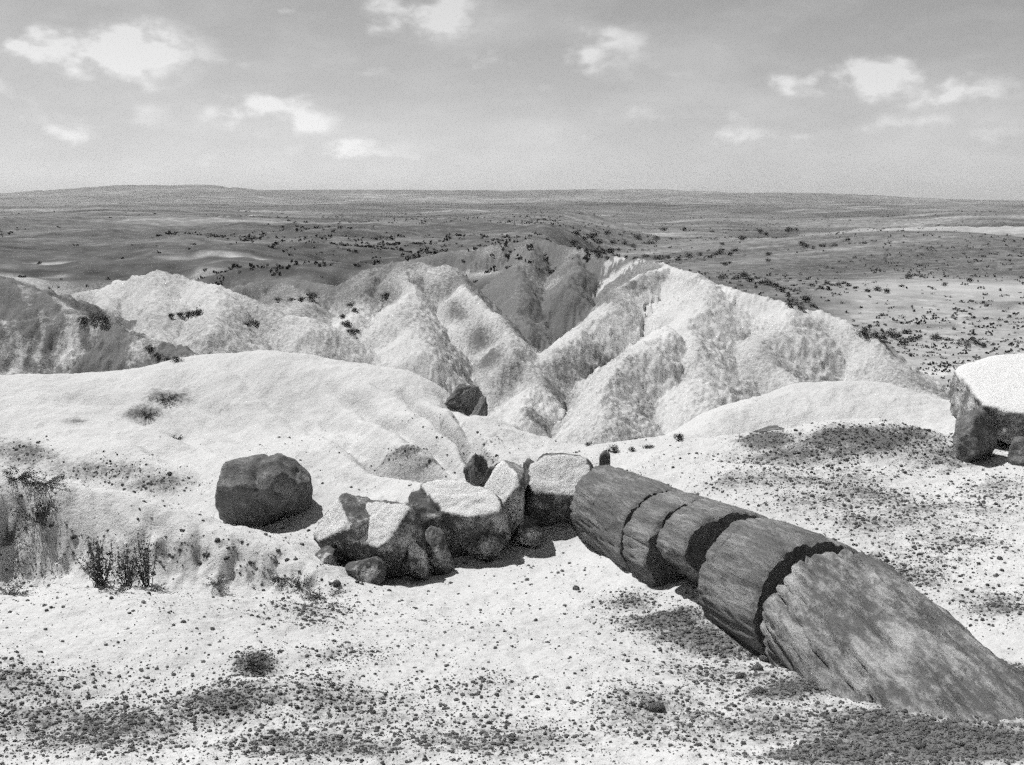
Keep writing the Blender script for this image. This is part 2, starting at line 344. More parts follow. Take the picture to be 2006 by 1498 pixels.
def terrain_material():
    m, N, L, b = new_mat('badland_earth')
    geo = N.new('ShaderNodeNewGeometry'); pos = geo.outputs['Position']
    def attr(n):
        a = N.new('ShaderNodeAttribute'); a.attribute_name = n; return a.outputs['Fac']
    gravel, scrub = attr('gravel'), attr('scrub')
    big = noise(N, L, pos, .22, 3); mid = noise(N, L, pos, 1.7, 5, .65); fine = noise(N, L, pos, 26, 4, .75); peb = noise(N, L, pos, 75, 2, .7)
    clay = mixc(N, L, .5, ramp(N, L, mid, [(.3, .40), (.7, .56)]), ramp(N, L, big, [(.3, .34), (.65, .60)]))
    clay = mixc(N, L, .45, clay, ramp(N, L, fine, [(.25, .32), (.75, .64)]))
    # gravel and painted shade: where cover is high most of the speckle threshold passes
    spk = mth(N, L, 'ADD', mth(N, L, 'MULTIPLY', fine, .5), mth(N, L, 'MULTIPLY', noise(N, L, pos, 7.5, 4, .72), .5))
    cover = mth(N, L, 'MULTIPLY', mth(N, L, 'SUBTRACT', mth(N, L, 'ADD', mth(N, L, 'MULTIPLY', gravel, .36), spk), .60), 5.0, clamp=True)  # gravel also carries the shade painted in the hollow
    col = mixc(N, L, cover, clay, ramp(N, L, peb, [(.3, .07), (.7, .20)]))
    # scrub and dry grass of the plain
    sp = N.new('ShaderNodeVectorMath'); sp.operation = 'MULTIPLY'; L.new(pos, sp.inputs[0]); sp.inputs[1].default_value = (.35, 1, 1)
    s1 = noise(N, L, sp.outputs[0], .03, 5, .7); s2 = noise(N, L, pos, .35, 5, .75); s3 = noise(N, L, sp.outputs[0], .004, 4, .65)
    st = mth(N, L, 'ADD', mth(N, L, 'MULTIPLY', s1, .4), mth(N, L, 'ADD', mth(N, L, 'MULTIPLY', s2, .3), mth(N, L, 'MULTIPLY', s3, .3)))
    plain = ramp(N, L, st, [(.41, .04), (.49, .10), (.55, .19), (.62, .40)])
    sm = mth(N, L, 'MULTIPLY', mth(N, L, 'SUBTRACT', mth(N, L, 'ADD', scrub, mth(N, L, 'MULTIPLY', s2, .7)), .65), 2.6, clamp=True)
    col = mixc(N, L, sm, col, plain)
    L.new(col, b.inputs['Base Color'])
    n1 = bump(N, L, b, mid, .11, .5)
    n2 = bump(N, L, b, noise(N, L, pos, 9, 4, .65), .04, .6, n1)
    bump(N, L, b, peb, .012, .7, n2)
    return m
EARTH = terrain_material()

def rock_material(name, dark, pale, amount, streak=(1, 1, 1), scale=3.0):
    """dark rind over pale stone; amount = share that is pale"""
    m, N, L, b = new_mat(name)
    tc = N.new('ShaderNodeTexCoord'); sv = N.new('ShaderNodeVectorMath'); sv.operation = 'MULTIPLY'; L.new(tc.outputs['Object'], sv.inputs[0]); sv.inputs[1].default_value = streak
    v = sv.outputs[0]
    a = noise(N, L, v, scale, 9, .68); f = noise(N, L, v, scale * 7, 8, .75); g = noise(N, L, tc.outputs['Object'], 60, 4, .7)
    k = mth(N, L, 'ADD', mth(N, L, 'MULTIPLY', a, .6), mth(N, L, 'MULTIPLY', f, .4))
    fr = N.new('ShaderNodeAttribute'); fr.attribute_name = 'fresh'; k = mth(N, L, 'ADD', k, mth(N, L, 'MULTIPLY', fr.outputs['Fac'], .24))  # sunlit look painted as paler colour on these faces
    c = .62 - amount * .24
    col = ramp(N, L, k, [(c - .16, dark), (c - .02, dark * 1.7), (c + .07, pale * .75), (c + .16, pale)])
    col = mixc(N, L, .35, col, mixc(N, L, 1.0, col, ramp(N, L, g, [(.3, .35), (.7, 1.3)]), 'MULTIPLY'))
    L.new(col, b.inputs['Base Color'])
    n1 = bump(N, L, b, a, .10, .6); n2 = bump(N, L, b, f, .03, .8, n1); bump(N, L, b, g, .006, .7, n2)
    return m
BARK = rock_material('petrified_bark', .085, .36, .42, (.25, 2.0, 2.0), 2.6)
BARK_PALE = rock_material('weathered_petrified_bark', .08, .46, .57, (.6, 1.4, 1.4), 2.0)
HEART = rock_material('petrified_heartwood', .10, .26, .4, (1, 1, 1), 5)
DARKROCK = rock_material('dark_petrified_wood', .085, .38, .40, (1, 1, 1), 3.2)
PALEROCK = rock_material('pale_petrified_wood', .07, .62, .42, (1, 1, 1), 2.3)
SLABROCK = rock_material('whitish_petrified_wood', .10, .64, .5, (1, 1, 1), 1.9)
STONE = rock_material('dark_stone', .09, .30, .4, (1, 1, 1), 9)
def leaf_material(name, lo, hi):
    m, N, L, b = new_mat(name)
    oi = N.new('ShaderNodeObjectInfo'); tc = N.new('ShaderNodeTexCoord')
    k = noise(N, L, tc.outputs['Object'], 14, 4, .7)
    L.new(ramp(N, L, k, [(.3, lo), (.7, hi)]), b.inputs['Base Color']); return m
LEAF = leaf_material('shrub_leaf', .035, .12); WOOD = leaf_material('shrub_wood', .05, .14)

# ------------------------------------------------------------------ terrain mesh
def build_terrain():
    NS, NR = 900, 840
    sgn = np.linspace(-1, 1, NS); s = 0.86 * (0.62 * sgn + 0.38 * sgn ** 3)
    q = np.linspace(0, 1, NR)
    # rows: fine near, log-spaced far
    y = np.exp(np.interp(q, [0, .08, .42, .66, .86, 1], np.log([1.0, 4.5, 14, 34, 110, 9000])))
    S, Y = np.meshgrid(s, y); X = S * (Y + 3)
    Z, own = terrain(X, Y)
    dzx = np.gradient(Z, axis=1); dzy = np.gradient(Z, axis=0); dxx = np.gradient(X, axis=1); dxy = np.gradient(X, axis=0); dyy = np.gradient(Y, axis=0)
    nx = -dzx / dxx; ny = -(dzy + nx * dxy) / dyy
    nrm = np.stack([nx, ny, np.ones_like(nx)], -1); nrm /= np.linalg.norm(nrm, axis=-1)[..., None]
    # dark cover: gravel, painted hollow shade and gully tone (world ellipses round points on the ground)
    G = np.zeros_like(X)
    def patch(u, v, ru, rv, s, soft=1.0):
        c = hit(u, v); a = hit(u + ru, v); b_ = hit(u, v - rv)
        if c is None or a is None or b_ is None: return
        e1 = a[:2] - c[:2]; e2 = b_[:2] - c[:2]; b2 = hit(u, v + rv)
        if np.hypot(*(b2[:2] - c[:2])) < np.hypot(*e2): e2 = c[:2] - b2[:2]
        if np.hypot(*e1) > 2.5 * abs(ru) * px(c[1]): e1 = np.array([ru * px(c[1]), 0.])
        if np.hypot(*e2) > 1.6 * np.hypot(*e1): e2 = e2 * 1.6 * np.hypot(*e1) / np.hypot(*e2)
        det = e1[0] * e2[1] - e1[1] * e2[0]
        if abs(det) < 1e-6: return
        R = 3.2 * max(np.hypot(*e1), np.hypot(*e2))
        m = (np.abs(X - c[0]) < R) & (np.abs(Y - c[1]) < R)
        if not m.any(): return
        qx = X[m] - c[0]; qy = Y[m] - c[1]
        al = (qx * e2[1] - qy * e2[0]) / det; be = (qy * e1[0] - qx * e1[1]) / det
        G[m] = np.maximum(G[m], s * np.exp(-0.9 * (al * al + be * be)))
    for a in GRAVEL_SHADE_PATCHES: patch(*a)
    G += (0.30 * fbm2(X * .9, Y * .9, 5, .6) * np.clip(G * 2, .22, 1)) * (Y < 40)
    G = np.clip(G, 0, 1.1)
    names = [None] + HN
    wob = fbm2(X / 60, Y / 60, 4); wb2 = fbm2(X / 9, Y / 9, 5, .6)
    scrub = .95 * sstep(50, 84, Y + 34 * wb2)
    scrub -= .48 * sstep(.20, .34, X / Y + .04 * wob) * (1 - sstep(140, 330, Y + 50 * wob)) * (Y > 50)     # pale washes of the valley floor
    scrub += .25 * fbm2(X / 220, Y / 120, 5) * sstep(150, 300, Y) + .3 * sstep(20, -30, X) * sstep(70, 120, Y) * (1 - sstep(600, 1500, Y))
    dark = {'far_dark': 1.25, 'left_far': .9, 'plain_rise': .45, 'mesa': 1.25, 'far_pale': .42}
    for n, k in dark.items():
        scrub[own == HN.index(n) + 1] = k
    fr = int(np.argmax(Y[:, 0] > 80))
    for _ in range(14):
        q = scrub[fr - 30:]
        q[1:-1, 1:-1] = .5 * q[1:-1, 1:-1] + .125 * (q[:-2, 1:-1] + q[2:, 1:-1] + q[1:-1, :-2] + q[1:-1, 2:])
    for n in ('left_mound', 'small_mound', 'centre_mound', 'back_ridge', 'main_hill'):
        mk = own == HN.index(n) + 1
        scrub[mk] = 0.0
        strata = .24 * perlin2(Z[mk] * 1.1 + .4 * perlin2(X[mk] / 5, Y[mk] / 5), X[mk] / 40)
        G[mk] = np.clip(G[mk] + ({'left_mound': .36, 'small_mound': .5, 'back_ridge': .5, 'centre_mound': .34}.get(n, .30) + .40 * sstep(42, 55, Y[mk] + 5 * wb2[mk]) * (n != 'main_hill')) + strata + .26 * fbm2(X[mk] / 4, Y[mk] / 7, 5), 0, 1.0)
    for n, g0, g1 in (('streaked', .80, .9), ('dark_left', 1.0, .7)):
        mk = own == HN.index(n) + 1; scrub[mk] = .0
        G[mk] = np.clip(g0 + g1 * fbm2(X[mk] / 1.3 + .3 * Y[mk], Y[mk] / 3, 6, .65), 0, 1.1)
    # thin dark grit along the top of the left mounds, where the scrub of the plain begins
    mk = (own == 0) & (Y > 40) & (Y < 160)
    G[mk] = np.clip(G[mk] + .25 + .65 * sstep(.14, .04, X[mk] / Y[mk]) + .6 * wb2[mk], 0, 1.15)
    VV = np.stack([X, Y, Z], -1).reshape(-1, 3); NN = nrm.reshape(-1, 3); Gf = G.ravel(); Sf = scrub.ravel()
    idx = np.arange(NR * NS).reshape(NR, NS)
    quads = np.stack([idx[:-1, :-1], idx[:-1, 1:], idx[1:, 1:], idx[1:, :-1]], -1).reshape(-1, 4)
    qown = own[:-1, :-1].ravel()
    info = {0: ('ground', 'pale ash ground strewn with dark gravel running down to the valley plain', 'ground'),
      'dark_left': ('badland_hill', 'dark rounded badland hill at the left edge below the plain', 'hill'),
      'streaked': ('badland_hill', 'dark streaked eroded slope at the left behind the white bench', 'hill'),
      'left_mound': ('badland_hill', 'white badland mound with pointed crest left of centre', 'hill'),
      'small_mound': ('badland_hill', 'low pale mound between the two white badland mounds', 'hill'),
      'centre_mound': ('badland_hill', 'white fluted mound in the middle beside the dark gully', 'hill'),
      'back_ridge': ('badland_hill', 'pale ridge behind the dark gully at the edge of the plain', 'hill'),
      'main_hill': ('badland_hill', 'largest pale badland hill with long spurs behind the petrified log', 'hill'),
      'far_dark': ('far_hill', 'dark low hill on the plain at the right', 'hill'),
      'far_pale': ('far_hill', 'pale low hill on the plain at the right edge', 'hill'),
      'left_far': ('far_hill', 'dark broken hills on the far plain at the left', 'hill'),
      'plain_rise': ('far_hill', 'small light rise on the far plain left of centre', 'hill'),
      'mesa': ('mesa', 'long flat mesa along the horizon', 'mesa')}
    for k, n in enumerate(names):
        sel = quads[qown == k]
        if not len(sel): continue
        u, inv = np.unique(sel, return_inverse=True)
        nm, lab, cat = info[0 if n is None else n]
        me = mesh_np(nm, VV[u], inv.reshape(-1, 4))
        for an, arr in (('gravel', Gf), ('scrub', Sf)):
            at = me.attributes.new(an, 'FLOAT', 'POINT'); at.data.foreach_set('value', arr[u].astype(np.float32))
        me.normals_split_custom_set_from_vertices(NN[u])
        o = link(nm, me, mat=EARTH); tag(o, lab, cat, kind='structure')
    return X, Y, Z, G
# patches of dark cover (gravel, and shade painted in the hollow): pixel of the patch centre on the ground, half sizes, cover
GRAVEL_SHADE_PATCHES = [(150,1420,260,70,.8),(420,1380,170,60,.75),(500,1300,45,28,.85),(700,1400,200,60,.6),(950,1440,260,50,.6),(250,1330,160,40,.35),
 (1300,1210,90,30,.95),(1240,1180,60,24,.7),(1360,1250,90,26,.95),(1420,1270,110,35,.95),(1560,1340,130,40,1.0),(1700,1420,170,50,1.05),(1500,1420,200,60,.75),(1900,1460,150,40,1.1),(1980,1330,80,60,.8),(1300,1400,200,60,.6),
 (1500,860,60,24,1.1),(1650,850,110,28,1.05),(1740,860,100,35,.9),(1560,890,160,25,.8),(1850,900,110,30,.75),(1450,940,90,25,.55),(1650,980,170,35,.65),(1850,1050,140,40,.65),(1750,1120,140,40,.7),(1600,940,140,30,.6),(1950,960,100,30,.5),(1780,1010,200,60,.6),(1950,1180,80,40,.7),
 (40,888,70,30,.8),(180,920,120,24,.75),(320,945,90,20,.65),(120,1060,110,40,.45),(60,1110,70,30,.45),(400,1090,110,25,.5),(560,1150,90,30,.6),(620,1200,80,40,.5),
 (330,775,50,18,.85),(285,812,40,20,.85),(400,800,60,14,.5),(640,800,60,14,.4),(150,825,30,10,.6),(700,1280,90,25,.35),(930,1350,140,40,.35),(870,820,90,24,.35),(960,860,60,20,.45),(775,886,60,12,.75),(840,904,50,10,.6),(940,905,40,14,.7),(1850,1440,200,60,1.1),(1650,1470,200,40,1.0),(1430,1330,130,40,.7),(40,1330,100,40,.5),(600,1460,220,40,.7),  # patches along the deepest wash paint the hollow's shade
 (1040,660,35,25,.75),(1090,640,35,22,.65),(1140,615,35,20,.65),(1190,585,35,18,.6),(1240,560,35,14,.55),(1290,540,30,10,.45),(1000,600,35,40,.75),(960,570,30,30,.7),(920,550,25,20,.55),(1020,650,30,30,.8),(940,660,25,25,.7),(960,700,25,20,.65),(900,620,20,20,.55),  # dark tone down the spur's left flank and in the gully
 (1230,700,20,30,.4),(1130,720,40,30,.5),(1080,760,40,30,.45),(1270,800,15,30,.4),(1180,700,30,20,.4),(1060,830,40,15,.45),(1450,545,70,14,.7),(1560,590,40,12,.6)]
TX, TY, TZ, TG = build_terrain()

# ------------------------------------------------------------------ rocks
_ico = {}
def ico(n):
    if n not in _ico:
        bm = bmesh.new(); bmesh.ops.create_icosphere(bm, subdivisions=n, radius=1.0)
        _ico[n] = (np.array([v.co[:] for v in bm.verts]), np.array([[v.index for v in f.verts] for f in bm.faces])); bm.free()
    return _ico[n]
def rock_mesh(name, half, planes=(), fresh=0, seed=0, n_rand=12, rough=.06, sub=5, round_=34.0, grooves=(), strips=None, dl=(.74, .97)):  # fresh: number of planes with the sunlit look painted paler
    """a star-shaped block: a ball cut by planes (in units of its half sizes), broken edges and pitted faces"""
    V, Fc = ico(sub); rs = np.random.RandomState(seed)
    pl = [np.array(p, float) for p in planes]
    for _ in range(n_rand):
        n = rs.normal(size=3); pl.append(np.r_[n, rs.uniform(*dl) * np.linalg.norm(n)])
    inv = np.full(len(V), 1.0)                               # soft maximum of 1/r over the cutting planes
    acc = np.ones(len(V)); top = np.zeros(len(V)); own = np.full(len(V), 99)
    for pi, p in enumerate(pl):
        n = p[:3] / np.linalg.norm(p[:3]); d = p[3] / np.linalg.norm(p[:3])
        val = V @ n / d; acc += np.maximum(val, 0) ** round_
        own = np.where(val > top, pi, own); top = np.maximum(top, val)
    r = acc ** (-1 / round_)
    o = seed * 3.7
    r = r * (1 + rough * .5 * fbm3(V[:, 0] * 17 + o, V[:, 1] * 17, V[:, 2] * 17, 2) + rough * 1.6 * fbm3(V[:, 0] * 1.6 + o, V[:, 1] * 1.6, V[:, 2] * 1.6, 3) + rough * .7 * fbm3(V[:, 0] * 6 + o, V[:, 1] * 6, V[:, 2] * 6, 3))
    Q = V * r[:, None]
    for (n, d, wdt, dep) in grooves:
        n = np.array(n, float); n /= np.linalg.norm(n)
        t = Q @ n - d + .05 * perlin3(Q[:, 0] * 3 + o, Q[:, 1] * 3, Q[:, 2] * 3)
        Q *= (1 - dep * np.exp(-(t / wdt) ** 2))[:, None]
    if strips:
        n, fq, dep = strips; n = np.array(n, float)
        t = Q @ n
        Q *= (1 - dep * np.abs(np.sin(t * fq + 1.2 * perlin3(Q[:, 0] * 2, Q[:, 1] * 2, Q[:, 2] * .3))) ** .6 * sstep(.3, .6, -V[:, 0]) * (1 - sstep(.35, .5, np.abs(Q[:, 2]))))[:, None]
    me = mesh_np(name, Q * np.array(half), Fc)
    if fresh:                                                # sunlit look painted as paler colour on the first planes
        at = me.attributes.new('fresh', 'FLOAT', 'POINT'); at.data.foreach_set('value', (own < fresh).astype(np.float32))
    return me
def place_rock(name, label, cat, u, v_mid, D, wpx, hpx, depth, mat, rot=0.0, tilt=(0, 0), group=None, sink=.10, **k):
    """a rock whose middle is seen at (u, v_mid) at distance D, wpx x hpx pixels large, depth metres deep"""
    c = P(u, v_mid, D); m = px(D, u, v_mid); hz = hpx * m / 2
    if sink is not None:                                     # bed the foot in the ground, keep the top
        top = c[2] + hz * .88; foot = min(gz(c[0], c[1]), gz(c[0], c[1] - depth * .4)) - sink
        hz = max((top - foot) / 2 / .88, .03); c[2] = top - hz * .88
    me = rock_mesh(name, (wpx * m / 2, depth / 2, hz), **k)
    o = link(name, me, None, mat, c, (tilt[0], tilt[1], rot)); tag(o, label, cat, group or (G_LOG if name.startswith('petrified_wood') else None)); return o

G_LOG = 'broken petrified log pieces across the hollow'
place_rock('petrified_wood_boulder', 'rounded dark petrified wood boulder standing alone on the pale slope at left', 'boulder', 515, 962, 15.4, 205, 150, 1.2, DARKROCK, seed=3,
           planes=[(-1,0,.22,.84),(.5,-.5,-.8,.72),(-.2,-1,-.55,.70),(.75,-.1,.75,.90),(0,-.8,.5,.85),(1,-.35,-.3,.84),(0,0,1,.88)], grooves=[((1,-.1,.25), .18, .035, .12), ((1,.1,-.3), .5, .03, .06)], rough=.045, n_rand=7, dl=(.78, .92), round_=60.0)
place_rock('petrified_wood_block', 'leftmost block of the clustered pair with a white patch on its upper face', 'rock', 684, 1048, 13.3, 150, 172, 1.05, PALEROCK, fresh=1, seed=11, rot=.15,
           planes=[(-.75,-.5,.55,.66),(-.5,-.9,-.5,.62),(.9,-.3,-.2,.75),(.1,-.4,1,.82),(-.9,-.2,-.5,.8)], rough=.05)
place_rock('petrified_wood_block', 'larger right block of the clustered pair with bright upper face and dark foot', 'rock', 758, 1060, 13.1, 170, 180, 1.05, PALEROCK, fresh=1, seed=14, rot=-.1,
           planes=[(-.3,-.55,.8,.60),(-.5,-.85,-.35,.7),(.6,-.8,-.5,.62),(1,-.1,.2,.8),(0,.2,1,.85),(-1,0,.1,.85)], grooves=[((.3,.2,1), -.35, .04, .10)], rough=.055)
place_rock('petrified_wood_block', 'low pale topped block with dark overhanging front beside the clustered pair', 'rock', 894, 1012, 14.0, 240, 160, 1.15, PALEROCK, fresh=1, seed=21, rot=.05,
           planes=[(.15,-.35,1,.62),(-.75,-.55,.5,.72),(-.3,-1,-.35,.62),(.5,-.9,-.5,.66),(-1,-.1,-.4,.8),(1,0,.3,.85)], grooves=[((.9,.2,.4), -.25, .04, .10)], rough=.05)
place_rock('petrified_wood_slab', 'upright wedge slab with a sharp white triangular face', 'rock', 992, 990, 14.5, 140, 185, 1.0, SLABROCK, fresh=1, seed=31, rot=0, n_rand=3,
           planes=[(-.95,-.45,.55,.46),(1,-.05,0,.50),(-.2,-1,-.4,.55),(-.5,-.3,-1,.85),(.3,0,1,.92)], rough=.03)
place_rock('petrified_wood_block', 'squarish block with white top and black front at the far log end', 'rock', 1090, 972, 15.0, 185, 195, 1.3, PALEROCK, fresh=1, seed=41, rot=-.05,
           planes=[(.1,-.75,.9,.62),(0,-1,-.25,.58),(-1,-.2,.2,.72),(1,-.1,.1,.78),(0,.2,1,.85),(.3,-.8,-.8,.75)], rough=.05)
place_rock('petrified_wood_chip', 'small dark upright chip standing at the far end of the log', 'rock', 1184, 915, 15.8, 34, 66, .28, DARKROCK, seed=44, planes=[(-1,0,0,.6),(1,0,0,.6),(0,-1,.1,.6)], rough=.05, n_rand=3, sub=4)
# rubble on the slope behind
for k, (u, v, D, a, b, dp, rt, lab) in enumerate([
   (902,772,20.4,92,34,.5,.35,'jagged dark rock outcrop on the pale slope above the wedge slab'),
   (943,798,19.2,34,46,.4,.2,'narrow dark rock just below the jagged outcrop'),
   (935,908,16.0,54,26,.4,.1,'dark shard lying above the wedge slab, left of its pair'),
   (976,918,15.7,50,24,.35,-.2,'dark flat shard behind the wedge slab'),
   (1040,925,15.6,50,46,.4,0,'dark stone wedged between the slab and the squarish block'),
   (1505,852,17.0,62,40,.6,0,'dark lumpy rock at the left end of the gravel ridge'),
   (885,965,14.9,52,26,.45,0,'small dark stone lying behind the clustered blocks')]):
    place_rock('dark_rock', lab, 'rock', u, v, D, a, b, dp, DARKROCK, rot=rt, seed=60 + k, rough=.10, sub=5, n_rand=9, dl=(.5, .85), round_=70.0, tilt=(0, (-.5 if k == 0 else .25 if k == 1 else 0)))
for k, (u, v, D, a, b, dp, fr, lab) in enumerate([
   (645,1096,12.9,56,54,.45,0,'small dark chunk at the left foot of the clustered pair'),
   (716,1112,12.6,80,50,.5,0,'dark chunk low in front of the clustered pair'),
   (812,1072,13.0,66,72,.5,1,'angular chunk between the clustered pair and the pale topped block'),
   (858,1056,13.3,76,56,.5,0,'dark angular chunk at the foot of the pale topped block'),
   (946,1050,13.9,96,56,.5,0,'dark low chunk in front of the wedge slab'),
   (1034,1036,14.3,62,70,.5,0,'dark chunk filling the gap between wedge slab and squarish block'),
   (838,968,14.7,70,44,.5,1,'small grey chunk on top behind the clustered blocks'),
   (1150,948,15.2,56,80,.5,0,'grey chunk leaning against the far end of the log')]):
    place_rock('petrified_wood_chunk', lab, 'rock', u, v, D, a, b, dp, PALEROCK, rot=.4 * math.sin(u), seed=90 + k, rough=.05, sub=5, n_rand=8, dl=(.5, .85), round_=70.0, fresh=fr, planes=[(-.4,-.5,.8,.7),(-.6,-.8,-.2,.75),(.8,-.5,.1,.75)], group=G_LOG)
# the large block at the right edge on its pedestal
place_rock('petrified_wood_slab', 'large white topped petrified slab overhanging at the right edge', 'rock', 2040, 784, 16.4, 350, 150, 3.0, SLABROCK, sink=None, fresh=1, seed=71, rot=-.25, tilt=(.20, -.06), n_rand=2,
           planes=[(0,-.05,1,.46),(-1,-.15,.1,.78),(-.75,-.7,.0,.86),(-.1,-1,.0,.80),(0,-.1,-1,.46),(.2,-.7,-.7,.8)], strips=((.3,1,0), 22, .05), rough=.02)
place_rock('pedestal_or_shade_rock', 'dark crumbly pedestal rock under the left end of the overhanging slab', 'rock', 1908, 850, 15.5, 96, 84, 1.0, DARKROCK, seed=75, planes=[(-.8,-.6,0,.75)], rough=.06, n_rand=9, dl=(.55, .85), round_=60.0)
place_rock('pedestal_or_shade_rock', 'dark mass added as the black shade beneath the overhanging slab', 'rock', 2060, 850, 16.6, 250, 90, 1.6, DARKROCK, seed=81, rough=.06, n_rand=8, dl=(.6, .9), round_=60.0)  # added dark mass, stands in for the black shade under the slab
place_rock('pedestal_or_shade_rock', 'dark foot stone under the overhanging slab at the frame edge', 'rock', 2005, 884, 15.2, 62, 50, .6, DARKROCK, seed=78, rough=.06, n_rand=9, dl=(.55, .85), round_=60.0)

# ------------------------------------------------------------------ the long petrified log
def log_mesh(L, r0, r1, seed, tilt0=(0, 0), tilt1=(0, 0), cuts=(), hair=(), nth=150, rough=.035, jag=.025, oval=.06):
    """trunk piece along +x with uneven round section; returns bark, far face, near face"""
    ns = max(10, int(L / .035)); th = np.linspace(0, 2 * np.pi, nth, endpoint=False); t = np.linspace(0, 1, ns)
    T, TH = np.meshgrid(t, th, indexing='ij'); o = seed * 5.3
    cy, cz = np.cos(TH), np.sin(TH); R = r0 + (r1 - r0) * T
    X0 = T * L
    R = R * (1 + oval * np.cos(2 * TH + 1) + rough * .9 * fbm3(cy * 1.1 + o, cz * 1.1, X0 * .5 + o, 3) + rough * .7 * fbm3(cy * 5 + o, cz * 5, X0 * .9, 3) - rough * 1.15 * np.clip(.16 - np.abs(perlin3(cy * 7 + o, cz * 7, X0 * .8)), 0, 1) / .16 + rough * .3 * fbm3(cy * 16 + o, cz * 16, X0 * 4, 3))
    e = np.minimum(T, 1 - T) * L
    R = R * (1 - .05 * np.exp(-(e / .04)) * np.clip(.4 + 1.6 * perlin3(cy * 4 + o, cz * 4, T * 0 + o), 0, 2) - .03 * np.exp(-(e / .03)) * (1 + .8 * perlin3(cy * 6 + o, cz * 6, T * 0 + o)))
    for (n, d, t0, t1) in cuts:
        n = np.array(n) / np.hypot(*n); k = cy * n[0] + cz * n[1]
        lim = np.where(k > .05, d / np.maximum(k, .05), 9.)
        wgt = sstep(t0 - .02, t0 + .02, T) * (1 - sstep(t1 - .02, t1 + .02, T))
        R = np.where(R > lim, R * (1 - wgt) + lim * (1 + .10 * fbm3(cy * 4, cz * 4, X0 * 4, 3)) * wgt, R)
    for (xc, slope, wd, dep, a0, a1) in hair:                 # hairline cracks round the trunk
        pos = xc + slope * cy + .03 * perlin3(cy * 3 + o, cz * 3, T * 0)
        ang = np.mod(TH, 2 * np.pi); in_ = ((ang > a0) & (ang < a1))
        R = R - dep * np.exp(-((X0 - pos) / wd) ** 2) * in_
    Yc, Zc = R * cy, R * cz
    endj = jag * fbm3(cy * 2.5 + o, cz * 2.5, T * 0 + 3, 3)
    off0 = tilt0[0] * Yc + tilt0[1] * Zc + endj; off1 = tilt1[0] * Yc + tilt1[1] * Zc - endj
    Xc = X0 + off0 * (1 - T) ** 2 + off1 * T ** 2
    V = np.stack([Xc, Yc, Zc], -1); idx = np.arange(ns * nth).reshape(ns, nth); nx_ = np.roll(idx, -1, 1)
    quads = np.stack([idx[:-1], nx_[:-1], nx_[1:], idx[1:]], -1).reshape(-1, 4)
    bark = mesh_np('bark', V.reshape(-1, 3), quads)
    caps = []
    for k, sg in ((0, 1), (-1, -1)):
        ring = V[k]; nr = 14; c = ring.mean(0); vs_ = []; 
        for q in range(nr):
            f = 1 - q / nr
            p = c + (ring - c) * f
            dx = sg * (.05 * (1 - f ** 4)) + .045 * (1 - f ** 6) * fbm3(p[:, 1] * 4 + o, p[:, 2] * 4, p[:, 0] * 0 + o, 4)
            p = p.copy(); p[:, 0] += dx * (q > 0); vs_.append(p)
        vs_ = np.array(vs_); ii = np.arange(nr * nth).reshape(nr, nth); jj = np.roll(ii, -1, 1)
        qd = np.stack([ii[:-1], ii[1:], jj[1:], jj[:-1]], -1).reshape(-1, 4)
        cidx = nr * nth; cv = vs_[-1].mean(0)[None]
        tri = np.stack([ii[-1], jj[-1], np.full(nth, cidx), np.full(nth, cidx)], -1)
        allv = np.vstack([vs_.reshape(-1, 3), cv])
        me = bpy.data.meshes.new('end_face'); fs = [tuple(int(x) for x in f) for f in qd] + [tuple(int(x) for x in f[:3]) for f in tri]
        if sg < 0: fs = [f[::-1] for f in fs]
        me.from_pydata([tuple(map(float, v)) for v in allv], [], fs); me.polygons.foreach_set('use_smooth', [True] * len(fs)); me.update()
        caps.append(me)
    return bark, caps
def log_piece(label, A, B, r0, r1, seed, mat, name='petrified_log_piece', **k):
    A, B = np.array(A), np.array(B); L = float(np.linalg.norm(B - A)); x = Vector((B - A) / L)
    q = x.to_track_quat('X', 'Z')
    root = empty(name, A); root.rotation_euler = q.to_euler(); tag(root, label, 'log', G_MAIN)
    bark, caps = log_mesh(L, r0, r1, seed, **k)
    link('bark', bark, root, mat)
    for cme in caps: link('end_face', cme, root, HEART)
    return root
G_MAIN = 'pieces of the long fallen petrified log'
AX = [P(1185, 992, 15.2), P(1300, 1058, 12.7), P(1456, 1126, 10.85), P(1605, 1200, 9.4)]
BUTT = np.array([3.72, 5.3, .30])
def along(a, b, t): return AX[a] + (AX[b] - AX[a]) * t
log_piece('farthest piece of the long petrified log, narrowing away beside the squarish block', AX[0], along(1, 2, .14), .62, .67, 1, BARK, tilt1=(-.10, -.05), hair=[(1.6, .06, .012, .03, .2, 3.6), (2.3, -.05, .010, .02, .6, 2.6)], jag=.012)
log_piece('short log piece between the thin crack and the black wedge notch', along(1, 2, .142), along(1, 2, .56), .67, .68, 2, BARK, tilt0=(-.10, -.05), tilt1=(.05, .03), jag=.012)
log_piece('undercut log piece hanging over black shadow before the widest gap', along(1, 2, .57), along(1, 2, 1.0), .69, .70, 3, BARK, tilt0=(-.14, -.03), tilt1=(.02, -.04), cuts=[((-.72, -.69), .32, -.2, 1.2)], hair=[(.3, .0, .010, .03, .9, 2.4)], jag=.015)
log_piece('smooth log drum between the widest gap and the second gap', along(2, 3, .235), along(2, 3, 1.085), .70, .72, 4, BARK, tilt0=(-.08, .02), tilt1=(-.04, -.05), hair=[(.28, .03, .010, .03, 1.6, 3.9)])
log_piece('long weathered log butt half buried in dark gravel at lower right', along(2, 3, 1.125), BUTT, .72, .78, 5, BARK_PALE, tilt0=(-.12, .0), rough=.085, jag=.04)

